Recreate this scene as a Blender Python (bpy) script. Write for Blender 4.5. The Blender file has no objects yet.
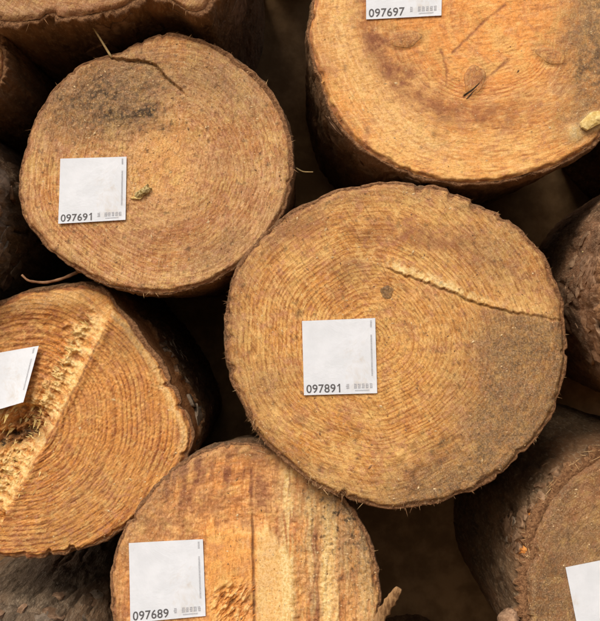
import bpy, bmesh, math, random
import numpy as np

scene = bpy.context.scene
COL = scene.collection
random.seed(7)
rng = np.random.default_rng(7)

# ------------------------------------------------------------------ camera, light, exposure
CAM_H = 0.47            # camera height over z = 0
DIST = 1.0              # camera to the plane of the log ends
cam_data = bpy.data.cameras.new('camera')
cam_data.sensor_fit = 'VERTICAL'
cam_data.sensor_height = 24.0
cam_data.lens = 12.0 / 0.3105
cam_data.clip_start = 0.02
cam_data.clip_end = 500.0
cam = bpy.data.objects.new('camera', cam_data)
COL.objects.link(cam)
cam.location = (0, -DIST, CAM_H)
cam.rotation_euler = (math.pi / 2, 0, 0)
scene.camera = cam

SUN_AZ, SUN_EL = 200.0, 42.0     # azimuth from +Y towards +X: behind the camera, a little left
world = bpy.data.worlds.new('World')
scene.world = world
world.use_nodes = True
wn = world.node_tree.nodes
sky = wn.new('ShaderNodeTexSky')
sky.sky_type = 'NISHITA'
sky.sun_disc = False
sky.sun_elevation = math.radians(SUN_EL)
sky.sun_rotation = math.radians(SUN_AZ)
sky.dust_density = 6.0
sky.air_density = 1.0
world.node_tree.links.new(sky.outputs[0], wn['Background'].inputs[0])
wn['Background'].inputs[1].default_value = 0.13

sun_data = bpy.data.lights.new('sun', 'SUN')
sun_data.energy = 1.45
sun_data.angle = math.radians(22)
sun_data.color = (1.0, 0.945, 0.86)
sun = bpy.data.objects.new('sun', sun_data)
COL.objects.link(sun)
sun.rotation_euler = (math.radians(90 - SUN_EL), 0, math.radians(180 - SUN_AZ))
sun.location = (-0.6, -1.2, 2.0)

scene.view_settings.view_transform = 'Standard'
scene.view_settings.look = 'None'
scene.view_settings.exposure = 0.10
scene.view_settings.gamma = 1.0
scene.cycles.diffuse_bounces = 8
scene.cycles.max_bounces = 12
scene.view_settings.use_curve_mapping = False

# ------------------------------------------------------------------ helpers
def W(px, py, y=0.0):
    """point of the place seen at pixel (px, py) at depth y behind the log-end plane"""
    k = (DIST + y) / 1000.0
    return ((px - 300.0) * k, y, CAM_H + (310.5 - py) * k)

_G = np.array([[1,1,0],[-1,1,0],[1,-1,0],[-1,-1,0],[1,0,1],[-1,0,1],[1,0,-1],[-1,0,-1],
               [0,1,1],[0,-1,1],[0,1,-1],[0,-1,-1],[1,1,0],[-1,1,0],[0,-1,1],[0,-1,-1]], dtype=np.float64)

def _hash(i, j, k, seed):
    h = (i.astype(np.uint32) * np.uint32(374761393) + j.astype(np.uint32) * np.uint32(668265263)
         + k.astype(np.uint32) * np.uint32(2246822519) + np.uint32((seed * 3266489917) & 0xffffffff))
    h = (h ^ (h >> np.uint32(13))) * np.uint32(1274126177)
    h = h ^ (h >> np.uint32(16))
    return (h & np.uint32(15)).astype(np.int64)

def perlin(x, y, z, seed=0):
    x, y, z = np.broadcast_arrays(np.asarray(x, float), np.asarray(y, float), np.asarray(z, float))
    xi, yi, zi = np.floor(x), np.floor(y), np.floor(z)
    xf, yf, zf = x - xi, y - yi, z - zi
    xi, yi, zi = xi.astype(np.int64), yi.astype(np.int64), zi.astype(np.int64)
    f = lambda t: t * t * t * (t * (t * 6 - 15) + 10)
    u, v, w = f(xf), f(yf), f(zf)
    def g(a, b, c):
        gr = _G[_hash(xi + a, yi + b, zi + c, seed)]
        return gr[..., 0] * (xf - a) + gr[..., 1] * (yf - b) + gr[..., 2] * (zf - c)
    l = lambda a, b, t: a + (b - a) * t
    return l(l(l(g(0,0,0), g(1,0,0), u), l(g(0,1,0), g(1,1,0), u), v),
             l(l(g(0,0,1), g(1,0,1), u), l(g(0,1,1), g(1,1,1), u), v), w)

def fbm(x, y, z=0.0, octaves=4, seed=0, gain=0.5):
    s, a, f, n = 0.0, 1.0, 1.0, 0.0
    for o in range(octaves):
        s = s + a * perlin(np.asarray(x) * f, np.asarray(y) * f, np.asarray(z) * f + 7.3 * o, seed + o)
        n += a; a *= gain; f *= 2.03
    return s / n

def sstep(a, b, x):
    t = np.clip((x - a) / (b - a), 0, 1)
    return t * t * (3 - 2 * t)

def blob(px, py, cx, cy, rx, ry, ang=0.0, p=1.0):
    c, s = math.cos(math.radians(ang)), math.sin(math.radians(ang))
    dx, dy = px - cx, py - cy
    u, v = (dx * c + dy * s) / rx, (-dx * s + dy * c) / ry
    return np.exp(-np.power(u * u + v * v, p))

def polyline_dist(px, py, pts):
    """signed distance to a polyline (positive on its upper/left-hand side) and the position along it 0..1"""
    best = np.full(px.shape, 1e9); sgn = np.ones(px.shape); pos = np.zeros(px.shape)
    n = len(pts) - 1
    for i in range(n):
        ax, ay = pts[i]; bx, by = pts[i + 1]
        ex, ey = bx - ax, by - ay
        L2 = ex * ex + ey * ey
        t = np.clip(((px - ax) * ex + (py - ay) * ey) / L2, 0, 1)
        dx, dy = px - (ax + t * ex), py - (ay + t * ey)
        d = np.hypot(dx, dy)
        m = d < best
        best = np.where(m, d, best)
        sgn = np.where(m, np.where(ex * dy - ey * dx < 0, 1.0, -1.0), sgn)
        pos = np.where(m, (i + t) / n, pos)
    return best * sgn, pos

def mesh_np(name, verts, quads=None, tris=None, smooth=True):
    me = bpy.data.meshes.new(name)
    verts = np.ascontiguousarray(verts, dtype=np.float32)
    loops, starts, tot = [], [], 0
    if quads is not None and len(quads):
        q = np.asarray(quads, dtype=np.int32); loops.append(q.ravel())
        starts.append(np.arange(len(q), dtype=np.int32) * 4); tot = len(q) * 4
    if tris is not None and len(tris):
        t = np.asarray(tris, dtype=np.int32); loops.append(t.ravel())
        starts.append(np.arange(len(t), dtype=np.int32) * 3 + tot)
    loops = np.concatenate(loops); starts = np.concatenate(starts)
    me.vertices.add(len(verts)); me.vertices.foreach_set('co', verts.ravel())
    me.loops.add(len(loops)); me.loops.foreach_set('vertex_index', loops)
    me.polygons.add(len(starts)); me.polygons.foreach_set('loop_start', starts)
    me.polygons.foreach_set('use_smooth', np.full(len(starts), smooth, dtype=bool))
    me.update(calc_edges=True); me.validate()
    return me

def attr(me, name, values):
    a = me.attributes.new(name, 'FLOAT', 'POINT')
    a.data.foreach_set('value', np.ascontiguousarray(values, dtype=np.float32).ravel())

def link(name, me, mat, parent=None, loc=(0, 0, 0)):
    o = bpy.data.objects.new(name, me)
    COL.objects.link(o)
    if mat is not None and not me.materials: me.materials.append(mat)
    o.location = loc
    if parent is not None: o.parent = parent
    return o

def empty(name, loc, label, cat, group=None):
    o = bpy.data.objects.new(name, None)
    COL.objects.link(o)
    o.empty_display_size = 0.03
    o.location = loc
    o['label'] = label; o['category'] = cat
    if group: o['group'] = group
    return o

def tag(o, label, cat, group=None):
    o['label'] = label; o['category'] = cat
    if group: o['group'] = group
    return o

# ------------------------------------------------------------------ materials
class NT:
    def __init__(self, name):
        self.m = bpy.data.materials.new(name); self.m.use_nodes = True
        self.t = self.m.node_tree; self.b = self.t.nodes['Principled BSDF']
        self.b.inputs['Specular IOR Level'].default_value = 0.25
    def n(self, typ, **kw):
        nd = self.t.nodes.new(typ)
        for k, v in kw.items(): setattr(nd, k, v)
        return nd
    def lk(self, a, b): self.t.links.new(a, b)
    def put(self, sock, v):
        if hasattr(v, 'is_output') or isinstance(v, bpy.types.NodeSocket): self.lk(v, sock)
        else: sock.default_value = v
    def math(self, op, a, b=None, clamp=False):
        nd = self.n('ShaderNodeMath', operation=op, use_clamp=clamp)
        self.put(nd.inputs[0], a)
        if b is not None: self.put(nd.inputs[1], b)
        return nd.outputs[0]
    def maprange(self, v, a, b, c=0.0, d=1.0, smooth=True):
        nd = self.n('ShaderNodeMapRange', interpolation_type='SMOOTHSTEP' if smooth else 'LINEAR')
        self.put(nd.inputs[0], v)
        for i, x in enumerate((a, b, c, d)): nd.inputs[i + 1].default_value = x
        return nd.outputs[0]
    def mix(self, f, a, b, blend='MIX'):
        nd = self.n('ShaderNodeMix', data_type='RGBA', blend_type=blend)
        self.put(nd.inputs[0], f)
        for s, v in ((nd.inputs[6], a), (nd.inputs[7], b)):
            if isinstance(v, tuple): s.default_value = (*v, 1.0) if len(v) == 3 else v
            else: self.lk(v, s)
        return nd.outputs[2]
    def attr(self, name):
        return self.n('ShaderNodeAttribute', attribute_name=name).outputs['Fac']
    def coord(self, scale=(1, 1, 1), rot=(0, 0, 0), loc=(0, 0, 0), typ='POINT'):
        tc = self.n('ShaderNodeTexCoord'); mp = self.n('ShaderNodeMapping', vector_type=typ)
        self.lk(tc.outputs['Object'], mp.inputs[0])
        mp.inputs[1].default_value = loc; mp.inputs[2].default_value = rot; mp.inputs[3].default_value = scale
        return mp.outputs[0]
    def noise(self, vec, scale, detail=4, rough=0.55, dist=0.0):
        nd = self.n('ShaderNodeTexNoise')
        self.lk(vec, nd.inputs['Vector'])
        nd.inputs['Scale'].default_value = scale; nd.inputs['Detail'].default_value = detail
        nd.inputs['Roughness'].default_value = rough; nd.inputs['Distortion'].default_value = dist
        return nd.outputs['Fac']

def paper_material(name):
    T = NT(name)
    n = T.noise(T.coord(), 45, 5, 0.6); g = T.noise(T.coord(loc=(3, 1, 2)), 24, 5, 0.7, 0.5)
    c = T.mix(T.maprange(n, 0.35, 0.65), (0.625, 0.675, 0.735), (0.685, 0.735, 0.80))
    c = T.mix(T.maprange(g, 0.56, 0.78, 0.0, 0.55), c, (0.50, 0.42, 0.31))
    T.lk(c, T.b.inputs['Base Color']); T.b.inputs['Roughness'].default_value = 0.42
    bp = T.n('ShaderNodeBump'); bp.inputs['Strength'].default_value = 0.25; bp.inputs['Distance'].default_value = 0.004
    T.lk(g, bp.inputs['Height']); T.lk(bp.outputs[0], T.b.inputs['Normal'])
    return T.m

def end_grain_material(name, early, late, heart, seed, saw_angle=0.0, speck=1.0, bump=1.0, blotch=1.0, torn_fibre=1.0):
    T = NT(name)
    off = (seed * 1.37, seed * 0.71, seed * 2.3)
    co = T.coord(loc=off)
    fine = T.noise(co, 330, 5, 0.65)
    grit = T.noise(co, 760, 3, 0.6)
    mid = T.noise(co, 85, 4, 0.6)
    low = T.noise(co, 22, 3, 0.55)
    co2 = T.coord(scale=(1.0, 1.0, 6.0), rot=(0, math.radians(saw_angle), 0), loc=off, typ='TEXTURE')
    saw = T.noise(co2, 520, 3, 0.6)
    # growth rings
    ph = T.attr('phase')
    ph = T.math('ADD', ph, T.math('MULTIPLY', T.math('SUBTRACT', fine, 0.5), 0.35))
    ph = T.math('ADD', ph, T.math('MULTIPLY', T.math('SUBTRACT', mid, 0.5), 0.22))
    fr = T.math('FRACT', ph)
    up = T.maprange(fr, 0.38, 0.80); dn = T.maprange(fr, 0.86, 1.0, 1.0, 0.0)
    ring = T.math('MULTIPLY', up, dn)
    amp = T.math('MULTIPLY', T.attr('ringamp'), T.math('MULTIPLY', T.maprange(low, 0.34, 0.58, 0.55, 1.0), T.maprange(mid, 0.34, 0.54, 0.45, 1.0)))
    ring = T.math('MULTIPLY', ring, amp)
    zone_v = T.n('ShaderNodeCombineXYZ')
    T.lk(T.math('MULTIPLY', T.attr('fu'), 0.30), zone_v.inputs[0]); T.lk(T.math('MULTIPLY', T.attr('fv'), 0.045), zone_v.inputs[1]); T.lk(T.math('MULTIPLY', T.attr('fw'), 0.045), zone_v.inputs[2])
    zone = T.noise(zone_v.outputs[0], 1.0, 3, 0.6)
    late2 = T.mix(T.maprange(mid, 0.35, 0.65), late, tuple(c * k for c, k in zip(late, (1.5, 1.25, 1.0))))
    early2 = T.mix(T.maprange(low, 0.35, 0.65), early, tuple(c * k for c, k in zip(early, (0.92, 0.72, 0.50))))
    c = T.mix(T.attr('heart'), early2, heart)
    # blotches the wood itself has: pinkish resin wood and straw-yellow sapwood
    bl1 = T.noise(co, 38, 4, 0.62, 0.6); bl2 = T.noise(T.coord(loc=(off[1] + 3, off[0], off[2])), 52, 4, 0.62, 0.6)
    c = T.mix(T.maprange(bl1, 0.50, 0.64, 0.0, 0.70 * blotch), c, (0.47, 0.225, 0.115))
    c = T.mix(T.maprange(bl2, 0.51, 0.64, 0.0, 0.70 * blotch), c, (0.70, 0.455, 0.15))
    c = T.mix(T.maprange(zone, 0.50, 0.66, 0.0, 0.50), c, tuple(x * y for x, y in zip(early, (0.80, 0.62, 0.46))))
    c = T.mix(T.maprange(zone, 0.48, 0.34, 0.0, 0.45), c, tuple(min(0.9, x * y) for x, y in zip(early, (1.10, 1.16, 1.12))))
    c = T.mix(ring, c, late2)
    # torn fibre ends lying along the rings
    clean = T.math('SUBTRACT', torn_fibre, T.math('MULTIPLY', T.attr('heart'), 0.6 * torn_fibre))
    cx_ = T.n('ShaderNodeCombineXYZ')
    T.lk(T.attr('fu'), cx_.inputs[0]); T.lk(T.attr('fv'), cx_.inputs[1]); T.lk(T.attr('fw'), cx_.inputs[2])
    fibre = T.noise(cx_.outputs[0], 1.0, 3, 0.55, 0.3)
    cool = T.noise(co, 150, 3, 0.6)
    c = T.mix(T.math('MULTIPLY', T.maprange(fibre, 0.52, 0.68, 0.0, 0.62), clean), c, tuple(min(0.92, x * y) for x, y in zip(early, (1.25, 1.38, 1.75))))
    c = T.mix(T.math('MULTIPLY', T.maprange(fibre, 0.47, 0.33, 0.0, 0.62), clean), c, tuple(x * y for x, y in zip(late, (1.05, 0.95, 0.9))))
    c = T.mix(T.math('MULTIPLY', T.maprange(cool, 0.54, 0.68, 0.0, 0.55), clean), c, (0.50, 0.235, 0.135))
    c = T.mix(T.math('MULTIPLY', T.maprange(cool, 0.46, 0.33, 0.0, 0.50), clean), c, (0.74, 0.50, 0.19))
    # saw fuzz and pores
    c = T.mix(T.maprange(saw, 0.52, 0.72, 0.0, 0.50), c, tuple(x * 0.6 for x in late))
    c = T.mix(T.maprange(saw, 0.47, 0.30, 0.0, 0.50), c, tuple(min(0.9, x * y) for x, y in zip(early, (1.12, 1.25, 1.5))))
    redm = T.math('MULTIPLY', T.attr('red'), T.maprange(mid, 0.30, 0.6, 0.35, 1.0))
    c = T.mix(redm, c, (0.235, 0.085, 0.040))
    c = T.mix(T.attr('bright'), c, T.mix(T.maprange(fine, 0.35, 0.65), (0.74, 0.50, 0.18), (0.84, 0.66, 0.34)))
    gm = T.math('MULTIPLY', T.attr('grey'), T.math('MULTIPLY', T.maprange(fine, 0.28, 0.62, 0.50, 1.0), T.maprange(mid, 0.34, 0.56, 0.72, 1.0)))
    c = T.mix(gm, c, T.mix(T.maprange(grit, 0.35, 0.65), (0.125, 0.076, 0.038), (0.25, 0.172, 0.100)))
    dk = T.math('MULTIPLY', T.attr('dark'), T.maprange(fine, 0.30, 0.58, 0.15, 1.0))
    c = T.mix(dk, c, (0.045, 0.032, 0.020))
    sp = T.math('MULTIPLY', T.maprange(fine, 0.57, 0.68, 0.0, 0.80 * speck), T.maprange(mid, 0.38, 0.6, 0.25, 1.0))
    c = T.mix(sp, c, tuple(x * 0.5 for x in late))
    pl = T.math('MULTIPLY', T.maprange(grit, 0.60, 0.74, 0.0, 0.6 * speck), T.maprange(low, 0.35, 0.6, 0.3, 1.0))
    c = T.mix(pl, c, (0.66, 0.46, 0.24))
    tone = T.math('ADD', T.maprange(fine, 0.34, 0.66, 0.0, 0.6, False), T.maprange(grit, 0.36, 0.64, 0.0, 0.4, False))
    c = T.mix(1.0, c, T.mix(tone, (0.74, 0.68, 0.60), (1.22, 1.24, 1.28)), 'MULTIPLY')
    T.lk(c, T.b.inputs['Base Color'])
    T.b.inputs['Roughness'].default_value = 0.72
    h = T.math('ADD', T.math('MULTIPLY', fine, 1.0), T.math('MULTIPLY', grit, 0.45))
    h = T.math('ADD', h, T.math('MULTIPLY', saw, 0.6))
    h = T.math('ADD', h, T.math('MULTIPLY', fibre, 0.8))
    h = T.math('SUBTRACT', h, T.math('MULTIPLY', ring, 0.15))
    bp = T.n('ShaderNodeBump'); bp.inputs['Strength'].default_value = 0.7 * bump; bp.inputs['Distance'].default_value = 0.0011
    T.lk(h, bp.inputs['Height']); T.lk(bp.outputs[0], T.b.inputs['Normal'])
    return T.m

def bark_material(name, outer, inner, dusty, seed):
    T = NT(name)
    off = (seed * 0.9, seed * 1.7, seed)
    co = T.coord(scale=(1, 0.25, 1), loc=off)
    mid = T.noise(co, 70, 5, 0.65, 0.4); fine = T.noise(co, 380, 4, 0.65); low = T.noise(co, 17, 3)
    cut = T.attr('cut')
    c = T.mix(T.maprange(mid, 0.38, 0.62), outer, tuple(x * 0.55 for x in outer))
    c = T.mix(T.maprange(low, 0.45, 0.65, 0.0, 0.7), c, inner)
    c = T.mix(T.maprange(fine, 0.48, 0.72, 0.0, 0.8), c, dusty)
    c = T.mix(T.attr('peel'), c, T.mix(T.maprange(fine, .35, .65), (0.46, 0.19, 0.065), (0.60, 0.29, 0.11)))
    c = T.mix(cut, c, T.mix(T.maprange(fine, 0.35, 0.65), (0.13, 0.060, 0.026), (0.30, 0.16, 0.075)))
    T.lk(c, T.b.inputs['Base Color'])
    T.b.inputs['Roughness'].default_value = 0.85
    h = T.math('ADD', fine, T.math('MULTIPLY', mid, 1.4))
    bp = T.n('ShaderNodeBump'); bp.inputs['Strength'].default_value = 0.8; bp.inputs['Distance'].default_value = 0.003
    T.lk(h, bp.inputs['Height']); T.lk(bp.outputs[0], T.b.inputs['Normal'])
    return T.m

def plain_material(name, a, b, scale=200, rough=0.8, bump=0.4, stretch=(1, 1, 1)):
    T = NT(name)
    n = T.noise(T.coord(scale=stretch), scale, 5, 0.6)
    T.lk(T.mix(T.maprange(n, 0.35, 0.65), a, b), T.b.inputs['Base Color'])
    T.b.inputs['Roughness'].default_value = rough
    bp = T.n('ShaderNodeBump'); bp.inputs['Strength'].default_value = bump; bp.inputs['Distance'].default_value = 0.002
    T.lk(n, bp.inputs['Height']); T.lk(bp.outputs[0], T.b.inputs['Normal'])
    return T.m

M_paper = paper_material('label_paper')
M_ink = plain_material('printed_ink', (0.07, 0.07, 0.075), (0.13, 0.13, 0.14), 900, 0.6, 0.0)
M_ink_pale = plain_material('pale_printed_ink', (0.30, 0.32, 0.36), (0.46, 0.48, 0.52), 900, 0.6, 0.0)
M_fibre = plain_material('torn_fibre', (0.46, 0.29, 0.13), (0.66, 0.47, 0.25), 150)
M_fibre_dark = plain_material('brown_fibre', (0.14, 0.07, 0.03), (0.30, 0.17, 0.08), 150)
M_dust = plain_material('sawdust_crumbs', (0.40, 0.25, 0.11), (0.68, 0.52, 0.30), 260)
M_slit_shade = plain_material('open_slit_shade', (0.02, 0.013, 0.008), (0.05, 0.03, 0.015), 200)
M_chip = plain_material('fresh_chip', (0.50, 0.34, 0.10), (0.74, 0.58, 0.26), 200, 0.7, 0.6)
M_straw = plain_material('dry_straw', (0.36, 0.25, 0.11), (0.55, 0.42, 0.2), 120)
M_twig = plain_material('dry_twig', (0.20, 0.10, 0.05), (0.32, 0.18, 0.10), 160)
M_plate = plain_material('bark_plate_brown', (0.15, 0.085, 0.045), (0.34, 0.215, 0.13), 150, 0.85, 0.8, (1, 0.4, 1))
M_plate_grey = plain_material('bark_plate_grey', (0.15, 0.115, 0.08), (0.32, 0.25, 0.18), 150, 0.85, 0.8, (1, 0.4, 1))
M_plate_pale = plain_material('bark_plate_pale', (0.19, 0.105, 0.055), (0.40, 0.26, 0.155), 150, 0.85, 0.8, (1, 0.25, 1))
M_plate_orange = plain_material('bark_plate_orange', (0.46, 0.17, 0.035), (0.66, 0.30, 0.08), 150, 0.8, 0.8, (1, 0.4, 1))
M_soil = plain_material('forest_soil', (0.15, 0.084, 0.036), (0.24, 0.14, 0.064), 30, 0.95, 0.8)

# ------------------------------------------------------------------ the ground
def build_ground():
    g = np.concatenate([-np.geomspace(200, 1.6, 22), np.linspace(-1.5, 1.5, 170), np.geomspace(1.6, 200, 22)])
    X, Y = np.meshgrid(g, g + 0.6)
    base = W(300, 866)[2]
    Z = base + 0.012 * fbm(X * 6, Y * 6, 0, 4, 31) + 0.03 * fbm(X * 0.7, Y * 0.7, 0, 2, 33)
    # bank added behind the logs to block light and tone the gaps
    added_bank = sstep(0.40, 0.50, Y + 0.04 * fbm(X * 9, Y * 3, 0, 3, 36)) * (1 - sstep(9, 16, Y)) * (1 - sstep(3, 9, np.abs(X)))
    Z = Z + added_bank * (1.9 + 0.2 * fbm(X * 2, Y * 2, 0, 4, 35))
    n = len(g)
    idx = np.arange(n * n).reshape(n, n)
    q = np.stack([idx[:-1, :-1], idx[:-1, 1:], idx[1:, 1:], idx[1:, :-1]], -1).reshape(-1, 4)
    o = link('ground', mesh_np('ground', np.stack([X, Y, Z], -1).reshape(-1, 3), q), M_soil)
    o['kind'] = 'structure'
build_ground()

# ------------------------------------------------------------------ logs
LOGS = {}
TAG_AREAS = [[(61,159),(127,157),(126,220),(59,224)], [(366,-54),(443,-59),(441,16),(366,20)], [(302,321),(375,318),(377,393),(304,395)],
             [(-37,359),(37,346),(24,402),(-30,418)], [(129,543),(203,539),(206,615),(131,622)], [(565,567),(640,552),(655,627),(580,642)]]

class Log:
    pass

def build_log(key, label, outline, centre, y0, face_mat, bark_mat, feat=None, pith=None, spacing=4.0,
              tilt=(0.0, 0.0), bark_t=3.0, axis=(0.0, 0.0), taper=0.06, length=1.2,
              nr=170, nth=760, bark_nth=360, bark_amp=1.0, seed=1, rim_noise=1.0, rim_w=0.045, peel=None, hide_face=False, bark_feat=None):
    L = Log(); L.key = key
    k = (DIST + y0) / 1000.0
    cx, cy = centre
    wc = W(cx, cy, y0)
    pts = np.array(outline, float)
    th0 = np.arctan2(pts[:, 1] - cy, pts[:, 0] - cx); r0 = np.hypot(pts[:, 1] - cy, pts[:, 0] - cx)
    o_ = np.argsort(th0); th0, r0 = th0[o_], r0[o_]
    th0 = np.concatenate([th0 - 2 * np.pi, th0, th0 + 2 * np.pi]); r0 = np.concatenate([r0, r0, r0])
    td = np.linspace(-np.pi, np.pi, 1441)[:-1]
    rd = np.interp(td, th0, r0)
    ker = np.exp(-np.linspace(-2, 2, 25) ** 2); ker /= ker.sum()
    rd = np.convolve(np.concatenate([rd[-12:], rd, rd[:12]]), ker, 'valid')
    def radius(t, rough=True):
        tt = (t + np.pi) % (2 * np.pi) - np.pi
        r = np.interp(tt, np.concatenate([td, [np.pi]]), np.concatenate([rd, rd[:1]]))
        if rough:
            c, s = np.cos(t), np.sin(t)
            r = r + rim_noise * (3.2 * fbm(c * 5, s * 5, seed, 3, seed) + 1.5 * fbm(c * 22, s * 22, seed, 4, seed + 5) * (0.3 + 1.4 * sstep(-.1, .4, perlin(c * 3, s * 3, 2.2, seed + 6)))
                 - 3.4 * sstep(0.25, 0.5, perlin(c * 11, s * 11, seed * 1.0, seed + 9)))
        return r
    L.radius = radius; L.k = k; L.c = (cx, cy); L.y0 = y0; L.wc = wc
    R = rd.mean() * k
    base = (wc[0], y0, wc[2] - R)
    root = empty('log', base, label, 'log', 'logs stacked in the pile')
    L.root = root; L.base = base
    bx, by, bz = base

    def plane_y(px, py):
        return y0 + tilt[0] * (px - cx) / 1000.0 - tilt[1] * (py - cy) / 1000.0
    def surf(px, py, mm=0.0):
        """a point of the log end, pixel position on it, raised mm towards the viewer, in log coordinates"""
        px = np.asarray(px, float); py = np.asarray(py, float)
        x = wc[0] + (px - cx) * k; z = wc[2] - (py - cy) * k
        return np.stack([x - bx, plane_y(px, py) - np.asarray(mm) / 1000.0 - by, z - bz], -1)
    L.surf = surf

    # ---- the sawn end
    def height(px, py, s):
        d = dict(red=0, bright=0, grey=0, dark=0, heart=0, ringamp=1.0, h=0.0)
        wx = px + 9 * fbm(px / 28, py / 28, seed, 3, seed + 20); wy = py + 9 * fbm(px / 28, py / 28, seed + 9, 3, seed + 24)
        h = 2.0 * fbm(px / 45, py / 45, seed, 3, seed + 11) + 0.7 * fbm(px / 9, py / 9, seed, 3, seed + 13)
        d['h'] = h
        if feat: feat(d, px, py, wx, wy, s)
        rimw = rim_w * np.clip(0.5 + 1.6 * fbm((px - cx) / 34, (py - cy) / 34, seed * 3.0, 3, seed + 18), 0.02, 1.9)
        rim = sstep(1 - rimw, 1 - rimw * 0.55, s)
        d['red'] = np.maximum(d['red'], 0.75 * rim); d['bright'] = d['bright'] * (1 - rim)
        d['h'] = d['h'] - 1.6 * rim * (1 + 1.2 * fbm(px / 6, py / 6, seed, 2, seed + 19))
        d['h'] = d['h'] - 2.8 * sstep(0.962, 1.0, s) ** 2 * (1 + 1.6 * fbm(px / 10, py / 10, seed, 2, seed + 17))
        return d
    L.height = height
    if not hide_face:
        th = np.linspace(-np.pi, np.pi, nth + 1)[:-1]
        s = np.linspace(0, 1, nr)
        S, TH = np.meshgrid(s, th, indexing='ij')
        RR = radius(th)[None, :]
        PX = cx + S * RR * np.cos(TH); PY = cy + S * RR * np.sin(TH)
        d = height(PX, PY, S)
        V = surf(PX, PY, d['h']).reshape(-1, 3)
        idx = np.arange(nr * nth).reshape(nr, nth)
        nx = np.roll(idx, -1, axis=1)
        q = np.stack([idx[:-1], idx[1:], nx[1:], nx[:-1]], -1).reshape(-1, 4)
        q = q[nth:]
        tri = np.stack([np.zeros(nth, int), idx[1], nx[1]], -1)
        me = mesh_np('end_grain', V, q, tri)
        pth = pith or centre
        dx, dy = PX - pth[0], PY - pth[1]
        rr = np.hypot(dx, dy) + 1e-6
        ux, uy = dx / rr, dy / rr
        rr = rr * (1 + 0.10 * fbm(ux * 1.2, uy * 1.2, seed, 2, seed + 30)) + 1.5 * fbm(PX / 40, PY / 40, seed, 3, seed + 31)
        phase = np.abs(rr) / spacing + 1.5 * perlin(rr / 21, seed * 1.0, 0.5, seed + 3)
        attr(me, 'phase', phase)
        attr(me, 'fu', rr / 2.3); attr(me, 'fv', 80 * ux / 8.5 + seed); attr(me, 'fw', 80 * uy / 8.5)
        for a in ('red', 'bright', 'grey', 'dark', 'heart', 'ringamp'):
            attr(me, a, np.clip(np.broadcast_to(np.asarray(d[a], float), PX.shape), 0, 1))
        L.face = link('end_grain', me, face_mat, root)
    else:
        L.face = None

    # ---- the bark
    tb = np.linspace(-np.pi, np.pi, bark_nth + 1)[:-1]
    ct, st = np.cos(tb), np.sin(tb)
    rf = radius(tb)
    ring_rough = 1.0 + 1.2 * fbm(ct * 9, st * 9, seed * 2.0, 3, seed + 40)
    if bark_t > 4: ring_rough = ring_rough + 0.9 * fbm(ct * 30, st * 30, seed, 2, seed + 41)
    prof = [(-4.0, 6.5, 1), (-0.5, 5.0, 1), (bark_t * 0.4, 4.2, 1), (bark_t * 0.8, 5.0, 1), (bark_t, 7.0, 0.5)]
    ys = np.concatenate([np.arange(10, 120, 3.0), np.geomspace(123, length * 1000, 60)])
    rows, cutv = [], []
    R0 = rf[None, :]
    def bark_disp(yy, T_):
        c, s_ = np.cos(T_), np.sin(T_)
        rad = 0.13
        X, Z, Y = c * rad * 1000, s_ * rad * 1000, yy
        w = 9 * fbm(X / 40, Z / 40, Y / 110, 2, seed + 50)
        n1 = perlin((X + w) / 24, (Z + w) / 24, (Y + w) / 105, seed + 51)
        crack = np.exp(-(n1 / 0.05) ** 2)
        steps = np.floor(4 * (fbm((X + w) / 30, (Z + w) / 30, (Y - 2 * w) / 85, 3, seed + 53) + 0.6)) / 4.0
        return (3.4 * steps + 1.6 * fbm(X / 10, Z / 10, Y / 60, 3, seed + 54) + 0.9 * fbm(X / 4, Z / 4, Y / 16, 3, seed + 55) - 2.6 * crack)
    for (dr, yb, cut) in prof:
        yy = np.full(bark_nth, yb)
        rad = R0[0] + np.where(dr > 0, dr * np.clip(ring_rough, 0.15, 2.6), dr)
        e = 1.2 * fbm(ct * 40, st * 40, yb, 2, seed + 60) if dr > 0 else 0
        rows.append((rad, yy + e, np.full(bark_nth, float(cut)), np.zeros(bark_nth)))
    YY, TT = np.meshgrid(ys, tb, indexing='ij')
    D = bark_disp(YY, TT) * bark_amp
    fade = sstep(6, 26, YY)
    rad0 = radius(tb, False)[None, :]
    edge = (R0 + bark_t * np.clip(ring_rough, 0.15, 2.6)[None, :])
    RB = edge * (1 - fade) + (rad0 + bark_t + D) * fade
    pl = np.zeros(YY.shape)
    if peel is not None:
        pl = np.clip(peel(TT, YY, D), 0, 1)
        RB = RB * (1 - pl) + pl * np.minimum(RB, rad0 - 1.0 + 0.9 * fbm(np.cos(TT) * 14, np.sin(TT) * 14, YY / 30, 3, seed))
    if bark_feat is not None: RB = bark_feat(RB, TT, YY)
    RB = RB * (1 - taper * (YY / 1000.0))
    # keep silhouettes of far rows from growing past the neighbours
    allr = np.concatenate([np.stack([r[0] for r in rows]), RB])
    ally = np.concatenate([np.stack([r[1] for r in rows]), YY])
    cutA = np.concatenate([np.stack([r[2] for r in rows]), np.zeros(YY.shape)])
    peelA = np.concatenate([np.stack([r[3] for r in rows]), pl])
    X = wc[0] + allr * k * ct[None, :] + axis[0] * ally / 1000.0
    Z = wc[2] - allr * k * st[None, :] + axis[1] * ally / 1000.0
    py_ = plane_y(cx + allr * ct[None, :], cy + allr * st[None, :])
    blend = np.clip(1 - ally / 400.0, 0, 1)
    Yw = (py_ * blend + y0 * (1 - blend)) + ally / 1000.0
    V = np.stack([X - bx, Yw - by, Z - bz], -1)
    nrow = V.shape[0]
    V = V.reshape(-1, 3)
    V = np.concatenate([V, [[wc[0] + axis[0] * length - bx, y0 + length - by, wc[2] + axis[1] * length - bz]]])
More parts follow.
